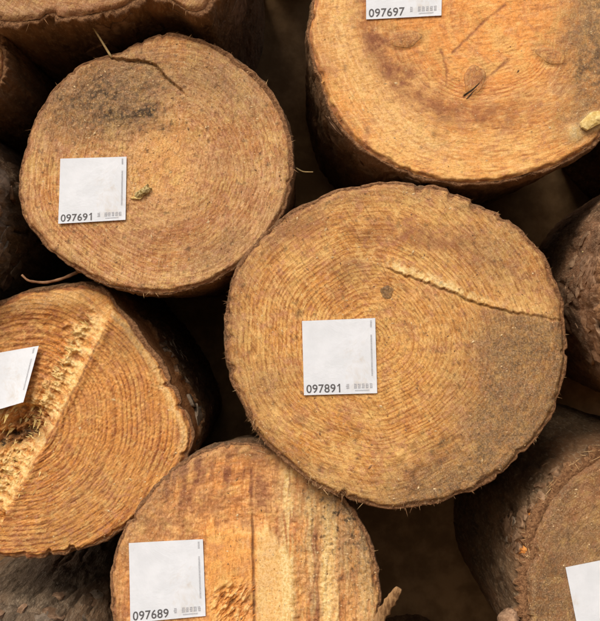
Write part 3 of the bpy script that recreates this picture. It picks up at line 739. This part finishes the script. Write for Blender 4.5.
# ------------------------------------------------------------------ knots (parts of the sawn ends)
def add_knot(L, px, py, rx, ry, ang, grey=0.35, red=0.25, dark=0.0, up=0.0):
    a = math.radians(ang)
    n, m = 44, 12
    f = (np.arange(m) + 1) / m
    t = 2 * math.pi * np.arange(n) / n
    Fq, Tq = np.meshgrid(f, t, indexing='ij')
    wob = 1 + 0.07 * np.sin(3 * Tq + px) + 0.05 * np.sin(5 * Tq + py)
    u, v = rx * Fq * wob * np.cos(Tq), ry * Fq * wob * np.sin(Tq)
    kx, ky = px + u * math.cos(a) - v * math.sin(a), py + u * math.sin(a) + v * math.cos(a)
    hh = L.height(kx, ky, np.full(kx.shape, 0.5))['h'] + 0.30 + up * (1 - Fq ** 2) - 0.6 * (Fq > 0.97)
    h0 = float(L.height(np.array([px * 1.0]), np.array([py * 1.0]), np.array([0.5]))['h'][0]) + 0.30 + up
    V = np.concatenate([L.surf(kx, ky, hh).reshape(-1, 3), L.surf(px, py, h0).reshape(1, 3)])
    q = [(i * n + j, i * n + (j + 1) % n, (i + 1) * n + (j + 1) % n, (i + 1) * n + j) for i in range(m - 1) for j in range(n)]
    q = [tuple(reversed(x)) for x in q]
    t_ = [(n * m, j, (j + 1) % n) for j in range(n)]
    me = mesh_np('knot', V, q, t_)
    c1 = lambda arr: np.concatenate([np.asarray(arr, float).ravel(), [float(np.asarray(arr).ravel()[0])]])
    rim = sstep(0.80, 0.97, Fq)
    streak = fbm(u / 2.2, v / 9, px, 3, 5)
    attr(me, 'phase', c1(Fq * 2.6 + 0.05 + 0.3 * streak)); attr(me, 'ringamp', c1(np.full(Fq.shape, 0.75)))
    attr(me, 'fu', c1(u / 2.0)); attr(me, 'fv', c1(v / 5.0)); attr(me, 'fw', c1(np.full(Fq.shape, px)))
    attr(me, 'red', c1(red + 0.3 * sstep(0, .3, streak))); attr(me, 'grey', c1(grey + 0.35 * sstep(0, .3, -streak)))
    attr(me, 'dark', c1(np.clip(dark + 0.26 * rim + dark * 0.5 * streak, 0, 1))); attr(me, 'bright', c1(np.zeros(Fq.shape))); attr(me, 'heart', c1(np.full(Fq.shape, 0.5)))
    return link('knot', me, L.face.data.materials[0], L.face)

for args in ((405, 39, 17, 9, -8), (474, 80, 11, 16, 12), (551, 56, 16, 8, 18)):
    add_knot(B, *args)
def add_slit_shade(L, x0, y0, x1, y1, w):  # dark strip laid over the knot, painting the shade inside an open slit
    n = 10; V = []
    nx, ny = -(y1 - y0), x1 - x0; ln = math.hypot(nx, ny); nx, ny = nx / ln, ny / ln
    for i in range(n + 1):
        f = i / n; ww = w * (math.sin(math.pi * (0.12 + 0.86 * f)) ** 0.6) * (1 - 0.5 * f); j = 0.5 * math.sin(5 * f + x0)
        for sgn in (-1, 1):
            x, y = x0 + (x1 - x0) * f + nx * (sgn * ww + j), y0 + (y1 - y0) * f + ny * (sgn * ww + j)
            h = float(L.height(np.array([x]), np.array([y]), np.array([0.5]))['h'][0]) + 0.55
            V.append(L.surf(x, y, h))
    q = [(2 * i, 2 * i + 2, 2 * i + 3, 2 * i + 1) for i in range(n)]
    return link('slit_shade', mesh_np('slit_shade', np.array(V), q), M_slit_shade, L.face)
add_slit_shade(B, 464, 96, 480, 83, 1.1)
add_slit_shade(B, 466, 98.5, 477, 89, 0.6)
add_knot(C, 387, 292, 6.5, 7, 0, 0.6, 0.1, 0.42, 0.2)

# ------------------------------------------------------------------ bark flakes, fibres, crumbs
def add_flakes(L, n, t0, t1, y0, y1, mats, size=(9, 17), elong=2.4, seed=0, up=(1.0, 4.0)):
    r_ = random.Random(seed)
    for i in range(n):
        t = r_.uniform(t0, t1); y = r_.uniform(y0, y1)
        w = r_.uniform(*size); l = w * r_.uniform(1.1, elong); tw = r_.uniform(-0.3, 0.3)
        y = max(y, 1.45 * l + 3.0)
        u0 = r_.uniform(*up); m = 11
        lift = r_.uniform(0, 2.6); la = r_.uniform(0, 6.28)
        Rm = float(L.radius(np.array([t]), False)[0])
        jags = [r_.uniform(0.62, 1.25) for _ in range(m)]
        def pt(a, f, h):
            jag = jags[int(round(a / (2 * math.pi) * m)) % m]
            du, dv = w * f * jag * math.cos(a), l * f * jag * math.sin(a)
            du, dv = du * math.cos(tw) - dv * math.sin(tw), du * math.sin(tw) + dv * math.cos(tw)
            return L.bark_point(t + du / Rm, y + dv, h + lift * f * math.cos(a - la))
        tops = [r_.uniform(-0.3, 0.5) for _ in range(m)]
        V = [pt(2 * math.pi * j / m, 1.0, u0 - 4.0) for j in range(m)]
        V += [pt(2 * math.pi * j / m, 1.0, u0 + tops[j]) for j in range(m)]
        V += [pt(2 * math.pi * j / m, 1.0, u0 + tops[j]) for j in range(m)]
        V += [pt(0, 0.0, u0 + r_.uniform(0.2, 1.0))]
        q = [(j, (j + 1) % m, m + (j + 1) % m, m + j) for j in range(m)]
        tr = [(2 * m + j, 2 * m + (j + 1) % m, 3 * m) for j in range(m)]
        link('bark_flake', mesh_np('bark_flake', np.array(V), q, tr), r_.choice(mats), L.root)

PI = math.pi
add_flakes(Gl, 55, PI - 0.75, PI + 0.85, 5, 190, [M_plate_pale, M_plate_pale, M_plate], (5, 12), 3.6, 21, (-1.5, 2.5))
add_flakes(Fl, 16, -PI + 0.1, -PI + 0.95, 4, 90, [M_plate, M_plate, M_plate_grey], (4, 9), 2.6, 22, (0.5, 3))
add_flakes(Fl, 5, -2.62, -2.48, 4, 9, [M_plate_orange], (2.5, 4), 3.0, 41, (-3, -1.0))
add_flakes(Fl, 3, -2.93, -2.82, 4, 9, [M_plate_orange], (2.5, 4), 3.0, 42, (-3, -1.0))
add_flakes(Fl, 10, -2.8, -2.2, 3, 30, [M_plate_pale], (4, 8), 2.6, 43, (0, 3.5))
add_flakes(Il, 26, -1.9, -0.3, 4, 160, [M_plate_grey, M_plate, M_plate], (5, 11), 2.2, 23, (0, 3))
add_flakes(Jl, 18, -0.7, 0.9, 4, 140, [M_plate_grey, M_plate], (8, 15), 1.8, 24)
add_flakes(Dl, 70, -0.85, 0.25, 85, 230, [M_plate_grey, M_plate_grey, M_plate], (4, 9), 2.2, 25, (-1.5, 1.0))
add_flakes(Hl, 14, 0.5, 1.7, 8, 160, [M_plate], (12, 22), 1.9, 26, (0, 2.5))
add_flakes(B, 14, 1.6, 3.0, 8, 110, [M_plate], (8, 15), 2.0, 27, (0, 2))

def cones(specs):
    """one mesh of thin three-sided slivers: (base point, tip point, radius)"""
    V, T = [], []
    for b, t, r in specs:
        b, t = np.array(b), np.array(t); d = t - b; d = d / (np.linalg.norm(d) + 1e-9)
        u = np.cross(d, (0.31, 0.77, 0.55)); u /= np.linalg.norm(u) + 1e-9; v = np.cross(d, u)
        k0 = len(V)
        for a in (0, 2.09, 4.19): V.append(b + r * (math.cos(a) * u + math.sin(a) * v))
        V.append(t); T += [(k0, k0 + 1, k0 + 3), (k0 + 1, k0 + 2, k0 + 3), (k0 + 2, k0, k0 + 3)]
    return mesh_np('slivers', np.array(V), None, T, smooth=False)

def add_fibres(L, n, mat, t0=-PI, t1=PI, seed=0, ln=(2, 8), name='rim_fibres', smin=0.965, smax=1.015):
    r_ = random.Random(seed); sp = []
    cx, cy = L.c
    for i in range(n):
        t = r_.uniform(t0, t1); s = r_.uniform(smin, smax)
        if float(perlin(math.cos(t) * 5, math.sin(t) * 5, seed * 1.3, seed)) + r_.gauss(0, 0.08) < 0.10: continue
        R = float(L.radius(np.array([t]))[0]) * s
        px, py = cx + R * math.cos(t), cy + R * math.sin(t)
        b = L.surf(px, py, -5.5 if s > 0.985 else -1.0)
        l = r_.uniform(*ln) * (0.5 + r_.random() ** 3 * 1.2)
        ta = t + r_.gauss(0, 1.1)
        tip = L.surf(px + l * math.cos(ta), py + l * math.sin(ta) * 0.9 + 0.15 * l, r_.uniform(-6, 2))
        sp.append((b, tip, r_.uniform(0.0002, 0.00055)))
    o = link(name, cones(sp), mat, L.root); o['kind'] = 'stuff'

def add_crumbs(L, n, mat, seed=0, weight=None, size=(0.3, 0.75), name='sawdust'):
    g = np.random.default_rng(seed)
    cx, cy = L.c
    t = g.uniform(-PI, PI, n * 4); s = np.sqrt(g.uniform(0, 0.97, n * 4))
    R = L.radius(t) * s
    px, py = cx + R * np.cos(t), cy + R * np.sin(t)
    keep = (px > -10) & (px < 612) & (py > -12) & (py < 634)
    if weight is not None: keep &= g.uniform(0, 1, n * 4) < weight(px, py)
    px, py, s = px[keep][:n], py[keep][:n], s[keep][:n]
    if not len(px): return
    for q4 in TAG_AREAS:
        inside = np.ones(px.shape, bool)
        for i in range(4):
            (ax, ay), (bx2, by2) = q4[i], q4[(i + 1) % 4]
            inside &= (bx2 - ax) * (py - ay) - (by2 - ay) * (px - ax) > -60
        px, py, s = px[~inside], py[~inside], s[~inside]
    h = L.height(px, py, s)['h']
    V, T = [], []
    for x, y, hh in zip(px, py, h):
        sz = g.uniform(*size) * (1 + 1.6 * g.random() ** 6); a = g.uniform(0, PI); el = g.uniform(0.8, 1.7)
        k0 = len(V)
        for (u, v, w) in ((-el, 0, -.2), (0.1, -0.7, g.uniform(-.1, .5)), (el, 0.2, g.uniform(0, .6)), (-0.1, 0.7, g.uniform(-.1, .5)), (0.1, 0, 0.9)):
            V.append(L.surf(x + sz * (u * math.cos(a) - v * math.sin(a)), y + sz * (u * math.sin(a) + v * math.cos(a)), hh + sz * w * 0.45))
        T += [(k0, k0 + 1, k0 + 4), (k0 + 1, k0 + 2, k0 + 4), (k0 + 2, k0 + 3, k0 + 4), (k0 + 3, k0, k0 + 4)]
    o = link(name, mesh_np(name, np.array(V), None, T, smooth=False), mat, L.root); o['kind'] = 'stuff'

add_fibres(C, 420, M_fibre_dark, seed=1, ln=(1.5, 5)); add_fibres(C, 160, M_fibre, seed=2, ln=(1, 4))
add_fibres(C, 220, M_fibre_dark, 0.9, 2.4, seed=3, ln=(2, 7))
add_fibres(C, 520, M_fibre_dark, 1.75, 2.75, seed=43, ln=(3, 9)); add_fibres(C, 160, M_fibre, 1.75, 2.75, seed=44, ln=(2, 7))
add_fibres(C, 260, M_fibre_dark, 2.9, 4.2, seed=45, ln=(2, 6)); add_fibres(A, 320, M_fibre_dark, seed=4, ln=(1.5, 6)); add_fibres(A, 160, M_fibre, seed=5, ln=(1.5, 5))
add_fibres(B, 200, M_fibre_dark, 0.0, PI, seed=6, ln=(1.5, 6))
add_fibres(Dl, 200, M_fibre_dark, seed=7); add_fibres(El, 320, M_fibre_dark, -PI, 0, seed=8, ln=(2, 9))
add_fibres(El, 90, M_fibre, -1.6, 0, seed=9, ln=(2, 8))
add_fibres(Fl, 160, M_fibre, -PI, -1.4, seed=10, ln=(4, 14), smin=1.0, smax=1.09)
add_fibres(Hl, 120, M_fibre_dark, 0.3, 2.5, seed=11, ln=(2, 9))
add_crumbs(C, 520, M_dust, 1); add_crumbs(C, 420, M_fibre_dark, 2, name='dirt_crumbs')
add_crumbs(A, 600, M_dust, 3); add_crumbs(A, 600, M_fibre_dark, 4, lambda x, y: 0.25 + 0.75 * blob(x, y, 110, 100, 80, 50), name='dirt_crumbs')
add_crumbs(B, 260, M_dust, 5, lambda x, y: 0.2 + 0.8 * sstep(520, 600, x)); add_crumbs(B, 200, M_fibre_dark, 6, lambda x, y: 0.1 + 0.9 * sstep(540, 600, x), name='dirt_crumbs')
add_crumbs(Dl, 350, M_dust, 7); add_crumbs(El, 450, M_dust, 8, lambda x, y: 0.2 + 0.8 * sstep(280, 340, x)); add_crumbs(El, 250, M_fibre_dark, 9, name='dirt_crumbs')
add_crumbs(Fl, 130, M_dust, 10)

# torn hinge fibres of the split log, and torn fibres in the lower log's heart
def torn(L, n, place, direction, mat, seed, ln, rad, name):
    r_ = random.Random(seed); sp = []
    for i in range(n):
        px, py = place(r_)
        hh = float(L.height(np.array([px]), np.array([py]), np.array([0.5]))['h'][0])
        b = L.surf(px, py, hh - 2)
        l = r_.uniform(*ln); a = math.radians(direction + r_.gauss(0, 14))
        tip = L.surf(px + l * math.cos(a), py + l * math.sin(a), hh + r_.uniform(-0.5, 2.5))
        sp.append((b, tip, r_.uniform(*rad)))
    o = link(name, cones(sp), mat, L.root); o['kind'] = 'stuff'
def on_split(r_):
    f = r_.random(); x, y = 12 + f * 98, 505 - f * 192
    return x - r_.uniform(11, 23), y - r_.uniform(5, 11)
torn(Dl, 150, on_split, 215, M_chip, 31, (2, 7), (0.0009, 0.0022), 'torn_fibres')
torn(Dl, 110, lambda r_: (r_.uniform(-5, 42), r_.uniform(405, 490)), 120, M_chip, 32, (4, 12), (0.001, 0.0024), 'torn_fibres')
torn(El, 150, lambda r_: (r_.gauss(233, 10), r_.gauss(604, 11)), -50, M_plate_orange, 33, (3, 10), (0.0005, 0.0013), 'torn_fibres')

# branch stub poking from the bark of the lower right log
def lump(name, pts_r, mat, parent=None, seed=0, n=16, sub=10, loc=(0, 0, 0)):
    rx, ry, rz = pts_r
    V, q = [], []
    for i in range(sub + 1):
        p = PI * i / sub
        for j in range(n):
            t = 2 * PI * j / n
            x, y, z = math.sin(p) * math.cos(t), math.sin(p) * math.sin(t), math.cos(p)
            w = 1 + 0.6 * float(fbm(x * 1.6 + seed, y * 1.6, z * 1.6, 3, seed))
            V.append((rx * x * w, ry * y * w, rz * z * w))
    for i in range(sub):
        for j in range(n):
            q.append((i * n + j, (i + 1) * n + j, (i + 1) * n + (j + 1) % n, i * n + (j + 1) % n))
    return link(name, mesh_np(name, np.array(V), q), mat, parent, loc)
w = W(509, 619, 0.004); b = Fl.base
lump('branch_stub', (0.010, 0.016, 0.009), plain_material('stub_wood', (0.26, 0.15, 0.085), (0.44, 0.28, 0.17), 260, 0.85, 1.0), Fl.root, 3, loc=(w[0] - b[0], w[1] - b[1], w[2] - b[2]))

# ------------------------------------------------------------------ paper tags
def font_mesh(text, size):
    cu = bpy.data.curves.new('digits', 'FONT')
    cu.body = text; cu.size = size; cu.resolution_u = 4; cu.offset = size * 0.012; cu.space_character = 1.04
    o = bpy.data.objects.new('digits', cu); COL.objects.link(o)
    dg = bpy.context.evaluated_depsgraph_get()
    me = bpy.data.meshes.new_from_object(o.evaluated_get(dg))
    bpy.data.objects.remove(o); bpy.data.curves.remove(cu)
    return me

def build_tag(L, label, corners, number=None, bend=0.3, curl=None, seed=0):
    """corners: top-left, top-right, bottom-right, bottom-left in pixels on the log end"""
    tl, tr, br_, bl = [np.array(c, float) for c in corners]
    r_ = random.Random(seed)
    n = 14
    def at(u, v): return tl * (1 - u) * (1 - v) + tr * u * (1 - v) + br_ * u * v + bl * (1 - u) * v
    P = np.array([[at(i / n, j / n) for i in range(n + 1)] for j in range(n + 1)])
    h = L.height(P[..., 0], P[..., 1], np.full(P.shape[:2], 0.5))['h']
    hm = float(h.max()) + bend * 1.2 + 0.5
    ph = [r_.uniform(0, 6) for _ in range(4)]
    def hgt(u, v):
        z = hm + bend * (math.sin(3.0 * u + ph[0]) * 0.6 + math.sin(2.4 * v + ph[1]) * 0.6) + 0.5 * (abs(u - .5) * 2) ** 3 * r_corner(u, v)
        if curl: z += curl(u, v)
        return z
    def r_corner(u, v): return (1.3 if (u > .5) ^ (v > .5) else 0.5) * (abs(v - .5) * 2) ** 2
    c = at(0.5, 1.0)
    wl = L.surf(c[0], c[1], hm)
    loc = tuple(np.array(L.base) + wl)
    root = empty('paper_tag', loc, label, 'paper tag', 'paper tags on the log ends')
    org = np.array(wl)
    def pos(u, v, lift=0.0):
        q = at(u, v); return L.surf(q[0], q[1], hgt(u, v) + lift) - org
    V = [pos(i / n, j / n, 0.0) for j in range(n + 1) for i in range(n + 1)]
    V += [pos(i / n, j / n, -0.35) for j in range(n + 1) for i in range(n + 1)]
    N = (n + 1) ** 2
    q = []
    for j in range(n):
        for i in range(n):
            a = j * (n + 1) + i
            q.append((a, a + n + 1, a + n + 2, a + 1)); q.append((N + a, N + a + 1, N + a + n + 2, N + a + n + 1))
    for i in range(n):
        for (a, b_) in ((i, i + 1), (n * (n + 1) + i + 1, n * (n + 1) + i), ((i + 1) * (n + 1), i * (n + 1)), (i * (n + 1) + n, (i + 1) * (n + 1) + n)):
            q.append((a, b_, N + b_, N + a))
    sheet = link('paper_sheet', mesh_np('paper_sheet', np.array(V), q, smooth=False), M_paper, root)
    if number:
        ends_in_one = number.endswith('1')
        me = font_mesh(number[:-1] if ends_in_one else number, 1.0)
        co = np.zeros(len(me.vertices) * 3, np.float32); me.vertices.foreach_get('co', co); co = co.reshape(-1, 3)
        x0, x1, y0, y1 = co[:, 0].min(), co[:, 0].max(), co[:, 1].min(), co[:, 1].max()
        U = 0.035 + (co[:, 0] - x0) / (x1 - x0) * (0.398 if ends_in_one else 0.475); Vv = 0.975 - (co[:, 1] - y0) / (y1 - y0) * 0.115
        me.vertices.foreach_set('co', np.array([pos(a, b_, 0.22) for a, b_ in zip(U, Vv)], np.float32).ravel()); me.update()
        me.name = 'number'; me.materials.clear()
        if ends_in_one:
            bm = bmesh.new(); bm.from_mesh(me)
            pts = [(0.479, 0.860), (0.497, 0.860), (0.497, 0.975), (0.479, 0.975), (0.479, 0.885), (0.456, 0.898), (0.456, 0.883), (0.470, 0.874)]
            vs = [bm.verts.new(pos(u, v, 0.22)) for u, v in pts]
            bm.faces.new([vs[i] for i in (0, 4, 3, 2, 1)]); bm.faces.new([vs[i] for i in (0, 7, 6, 5, 4)])
            bm.to_mesh(me); bm.free()
        link('number', me, M_ink, sheet)
    # the small illegible print: a row at the lower right and a line up the right margin
    def marks(name, cells, mat):
        V, q = [], []
        for (u0, v0, u1, v1) in cells:
            k0 = len(V); V += [pos(u0, v0, .22), pos(u1, v0, .22), pos(u1, v1, .22), pos(u0, v1, .22)]; q.append((k0, k0 + 3, k0 + 2, k0 + 1))
        link(name, mesh_np(name, np.array(V), q, smooth=False), mat, sheet)
    cells = []
    if number:
        for g in range(7):
            if g == 1: continue
            u0 = 0.575 + g * 0.053
            for k_ in range(3):
                cells.append((u0 + r_.uniform(0, .012), 0.868 + k_ * 0.024, u0 + 0.044 - r_.uniform(0, .012), 0.868 + k_ * 0.024 + 0.011))
            for k_ in range(2):
                uu = u0 + 0.006 + k_ * 0.022 + r_.uniform(0, .006); cells.append((uu, 0.862 + r_.uniform(0, .01), uu + 0.010, 0.93))
        for g in range(12): cells.append((0.70 + g * 0.0165, 0.948, 0.711 + g * 0.0165, 0.965))
        marks('small_print', cells, M_ink_pale)
    cells = [(0.928, v, 0.952, v + 0.012) for v in np.arange(0.03, 0.12, 0.019)] + [(0.928, v, 0.950, v + 0.012) for v in np.arange(0.22, 0.76, 0.019)]
    marks('margin_print', cells, M_ink_pale)
    return root

build_tag(A, 'white square tag printed 097691 on the weathered mouldy log end', [(61, 159), (127, 157), (126, 220), (59, 224)], '097691', seed=1)
build_tag(B, 'white tag printed 097697 at the top of the bright orange log end', [(366, -54), (443, -59), (441, 16), (366, 20)], '097697', seed=2)
build_tag(C, 'white square tag printed 097891 on the big cracked log end', [(302, 321), (375, 318), (377, 393), (304, 395)], '097891', seed=3)
build_tag(Dl, 'white tag curling off the split log end, cut by the left edge', [(-37, 359), (37, 346), (24, 402), (-30, 418)], None, seed=4,
          curl=lambda u, v: 7 * u * u * v + 3 * u)
build_tag(El, 'white tag printed 097689 on the upright-streaked orange log end', [(129, 543), (203, 539), (206, 615), (131, 622)], '097689', seed=5)
build_tag(Fl, 'white tilted tag on the dirty brown peeling log end', [(565, 567), (640, 552), (655, 627), (580, 642)], None, seed=6)

# ------------------------------------------------------------------ small loose things
def tube_thing(name, path, r0, r1, mat, label, cat, sides=6, flat=1.0, jitter=0.0, seed=0):
    P = np.array(path, float)
    t = np.linspace(0, 1, len(P)); tt = np.linspace(0, 1, max(12, 4 * len(P)))
    Q = np.stack([np.interp(tt, t, P[:, i]) for i in range(3)], -1)
    ker = np.array([.25, .5, .25])
    for _ in range(2):
        Q[1:-1] = .25 * Q[:-2] + .5 * Q[1:-1] + .25 * Q[2:]
    base = Q[0].copy(); Q = Q - base
    V = []; r_ = random.Random(seed)
    for i, p in enumerate(Q):
        d = Q[min(i + 1, len(Q) - 1)] - Q[max(i - 1, 0)]; d /= np.linalg.norm(d) + 1e-12
        u = np.cross(d, (0, 1, 0.1)); u /= np.linalg.norm(u) + 1e-9; v = np.cross(d, u)
        r = (r0 + (r1 - r0) * tt[i]) * (1 + r_.uniform(-jitter, jitter))
        for j in range(sides):
            a = 2 * PI * j / sides; V.append(p + r * (math.cos(a) * u + flat * math.sin(a) * v))
    n = len(Q)
    q = [(i * sides + j, i * sides + (j + 1) % sides, (i + 1) * sides + (j + 1) % sides, (i + 1) * sides + j) for i in range(n - 1) for j in range(sides)]
    k0 = len(V); V += [Q[0], Q[-1]]
    tr = [(k0, (j + 1) % sides, j) for j in range(sides)] + [(k0 + 1, (n - 1) * sides + j, (n - 1) * sides + (j + 1) % sides) for j in range(sides)]
    return tag(link(name, mesh_np(name, np.array(V), q, tr), mat, None, tuple(base)), label, cat)

tube_thing('straw', [W(86, 14, 0.010), W(91, 24, 0.0), W(101, 40, -0.004), W(112, 58, 0.002)], 0.0006, 0.0013, M_straw, 'thin dry straw leaning on the top edge of the mouldy log end', 'straw')
tube_thing('twig', [W(22, 275, 0.02), W(28, 281, 0.018), W(45, 283, 0.022), W(62, 279, 0.03), W(78, 272, 0.04)], 0.0011, 0.0016, M_twig, 'thin curved twig in the gap between the mouldy log and the split log', 'twig', jitter=0.2)
tube_thing('wood_splinter', [W(372, 634, 0.004), W(380, 617, 0.0), W(390, 602, -0.006), W(399, 588, -0.012)], 0.0085, 0.0040, plain_material('splinter_wood', (0.15, 0.075, 0.03), (0.40, 0.24, 0.11), 260, 0.85, 1.0, (1, 1, .2)),
           'stout splinter sticking up beside the right rim of the streaked log', 'splinter', 8, 0.4, 0.22, 3)
tube_thing('straw', [W(296, 168, 0.05), W(303, 172, 0.045), W(313, 172, 0.05)], 0.0008, 0.0006, M_straw, 'short pale straw in the dark gap right of the mouldy log', 'straw')
tube_thing('straw', [W(582, 252, -0.005), W(592, 251, -0.012), W(604, 254, -0.012)], 0.0010, 0.0007, M_straw, 'short pale straw caught on the flaky bark at the right edge', 'straw')

def chip_thing(L, px, py, rx, ry, ang, mat, label, seed, cat='wood chip', lift=1.0, thick=3.0):
    r_ = random.Random(seed); n = 11; a0 = math.radians(ang)
    hh = float(L.height(np.array([px]), np.array([py]), np.array([0.5]))['h'][0]) + lift
    base = L.surf(px, py, hh)
    V = []
    jag = [r_.uniform(.65, 1.2) for _ in range(n)]
    for f, dz in ((1.0, -1.2), (0.93, thick * .5), (0.5, thick)):
        for j in range(n):
            a = 2 * PI * j / n
            u, v = rx * f * jag[j] * math.cos(a), ry * f * jag[j] * math.sin(a)
            V.append(L.surf(px + u * math.cos(a0) - v * math.sin(a0), py + u * math.sin(a0) + v * math.cos(a0), hh + dz + r_.uniform(-.7, .7)) - base)
    V.append(L.surf(px, py, hh + thick * r_.uniform(.7, 1.3)) - base)
    q = [(k_ * n + j, k_ * n + (j + 1) % n, (k_ + 1) * n + (j + 1) % n, (k_ + 1) * n + j) for k_ in range(2) for j in range(n)]
    tr = [(2 * n + j, 2 * n + (j + 1) % n, 3 * n) for j in range(n)]
    return tag(link('wood_chip', mesh_np('wood_chip', np.array(V), q, tr, smooth=False), mat, None, tuple(np.array(L.base) + base)), label, cat)
M_lichen = plain_material('mossy_chip', (0.22, 0.15, 0.04), (0.62, 0.50, 0.24), 420, 0.8, 0.8)
chip_thing(A, 143, 192, 10, 5, -40, M_lichen, 'yellowish wood chip right of the tag on the mouldy log end', 1, thick=5)
chip_thing(A, 138, 198, 7, 2.5, -8, M_chip, 'pale sliver lying under the yellowish chip on the mouldy log end', 4, thick=2)
chip_thing(B, 593, 121, 15, 9, -20, M_chip, 'pale yellow chip on the lower right rim of the bright orange log end', 2, lift=2)
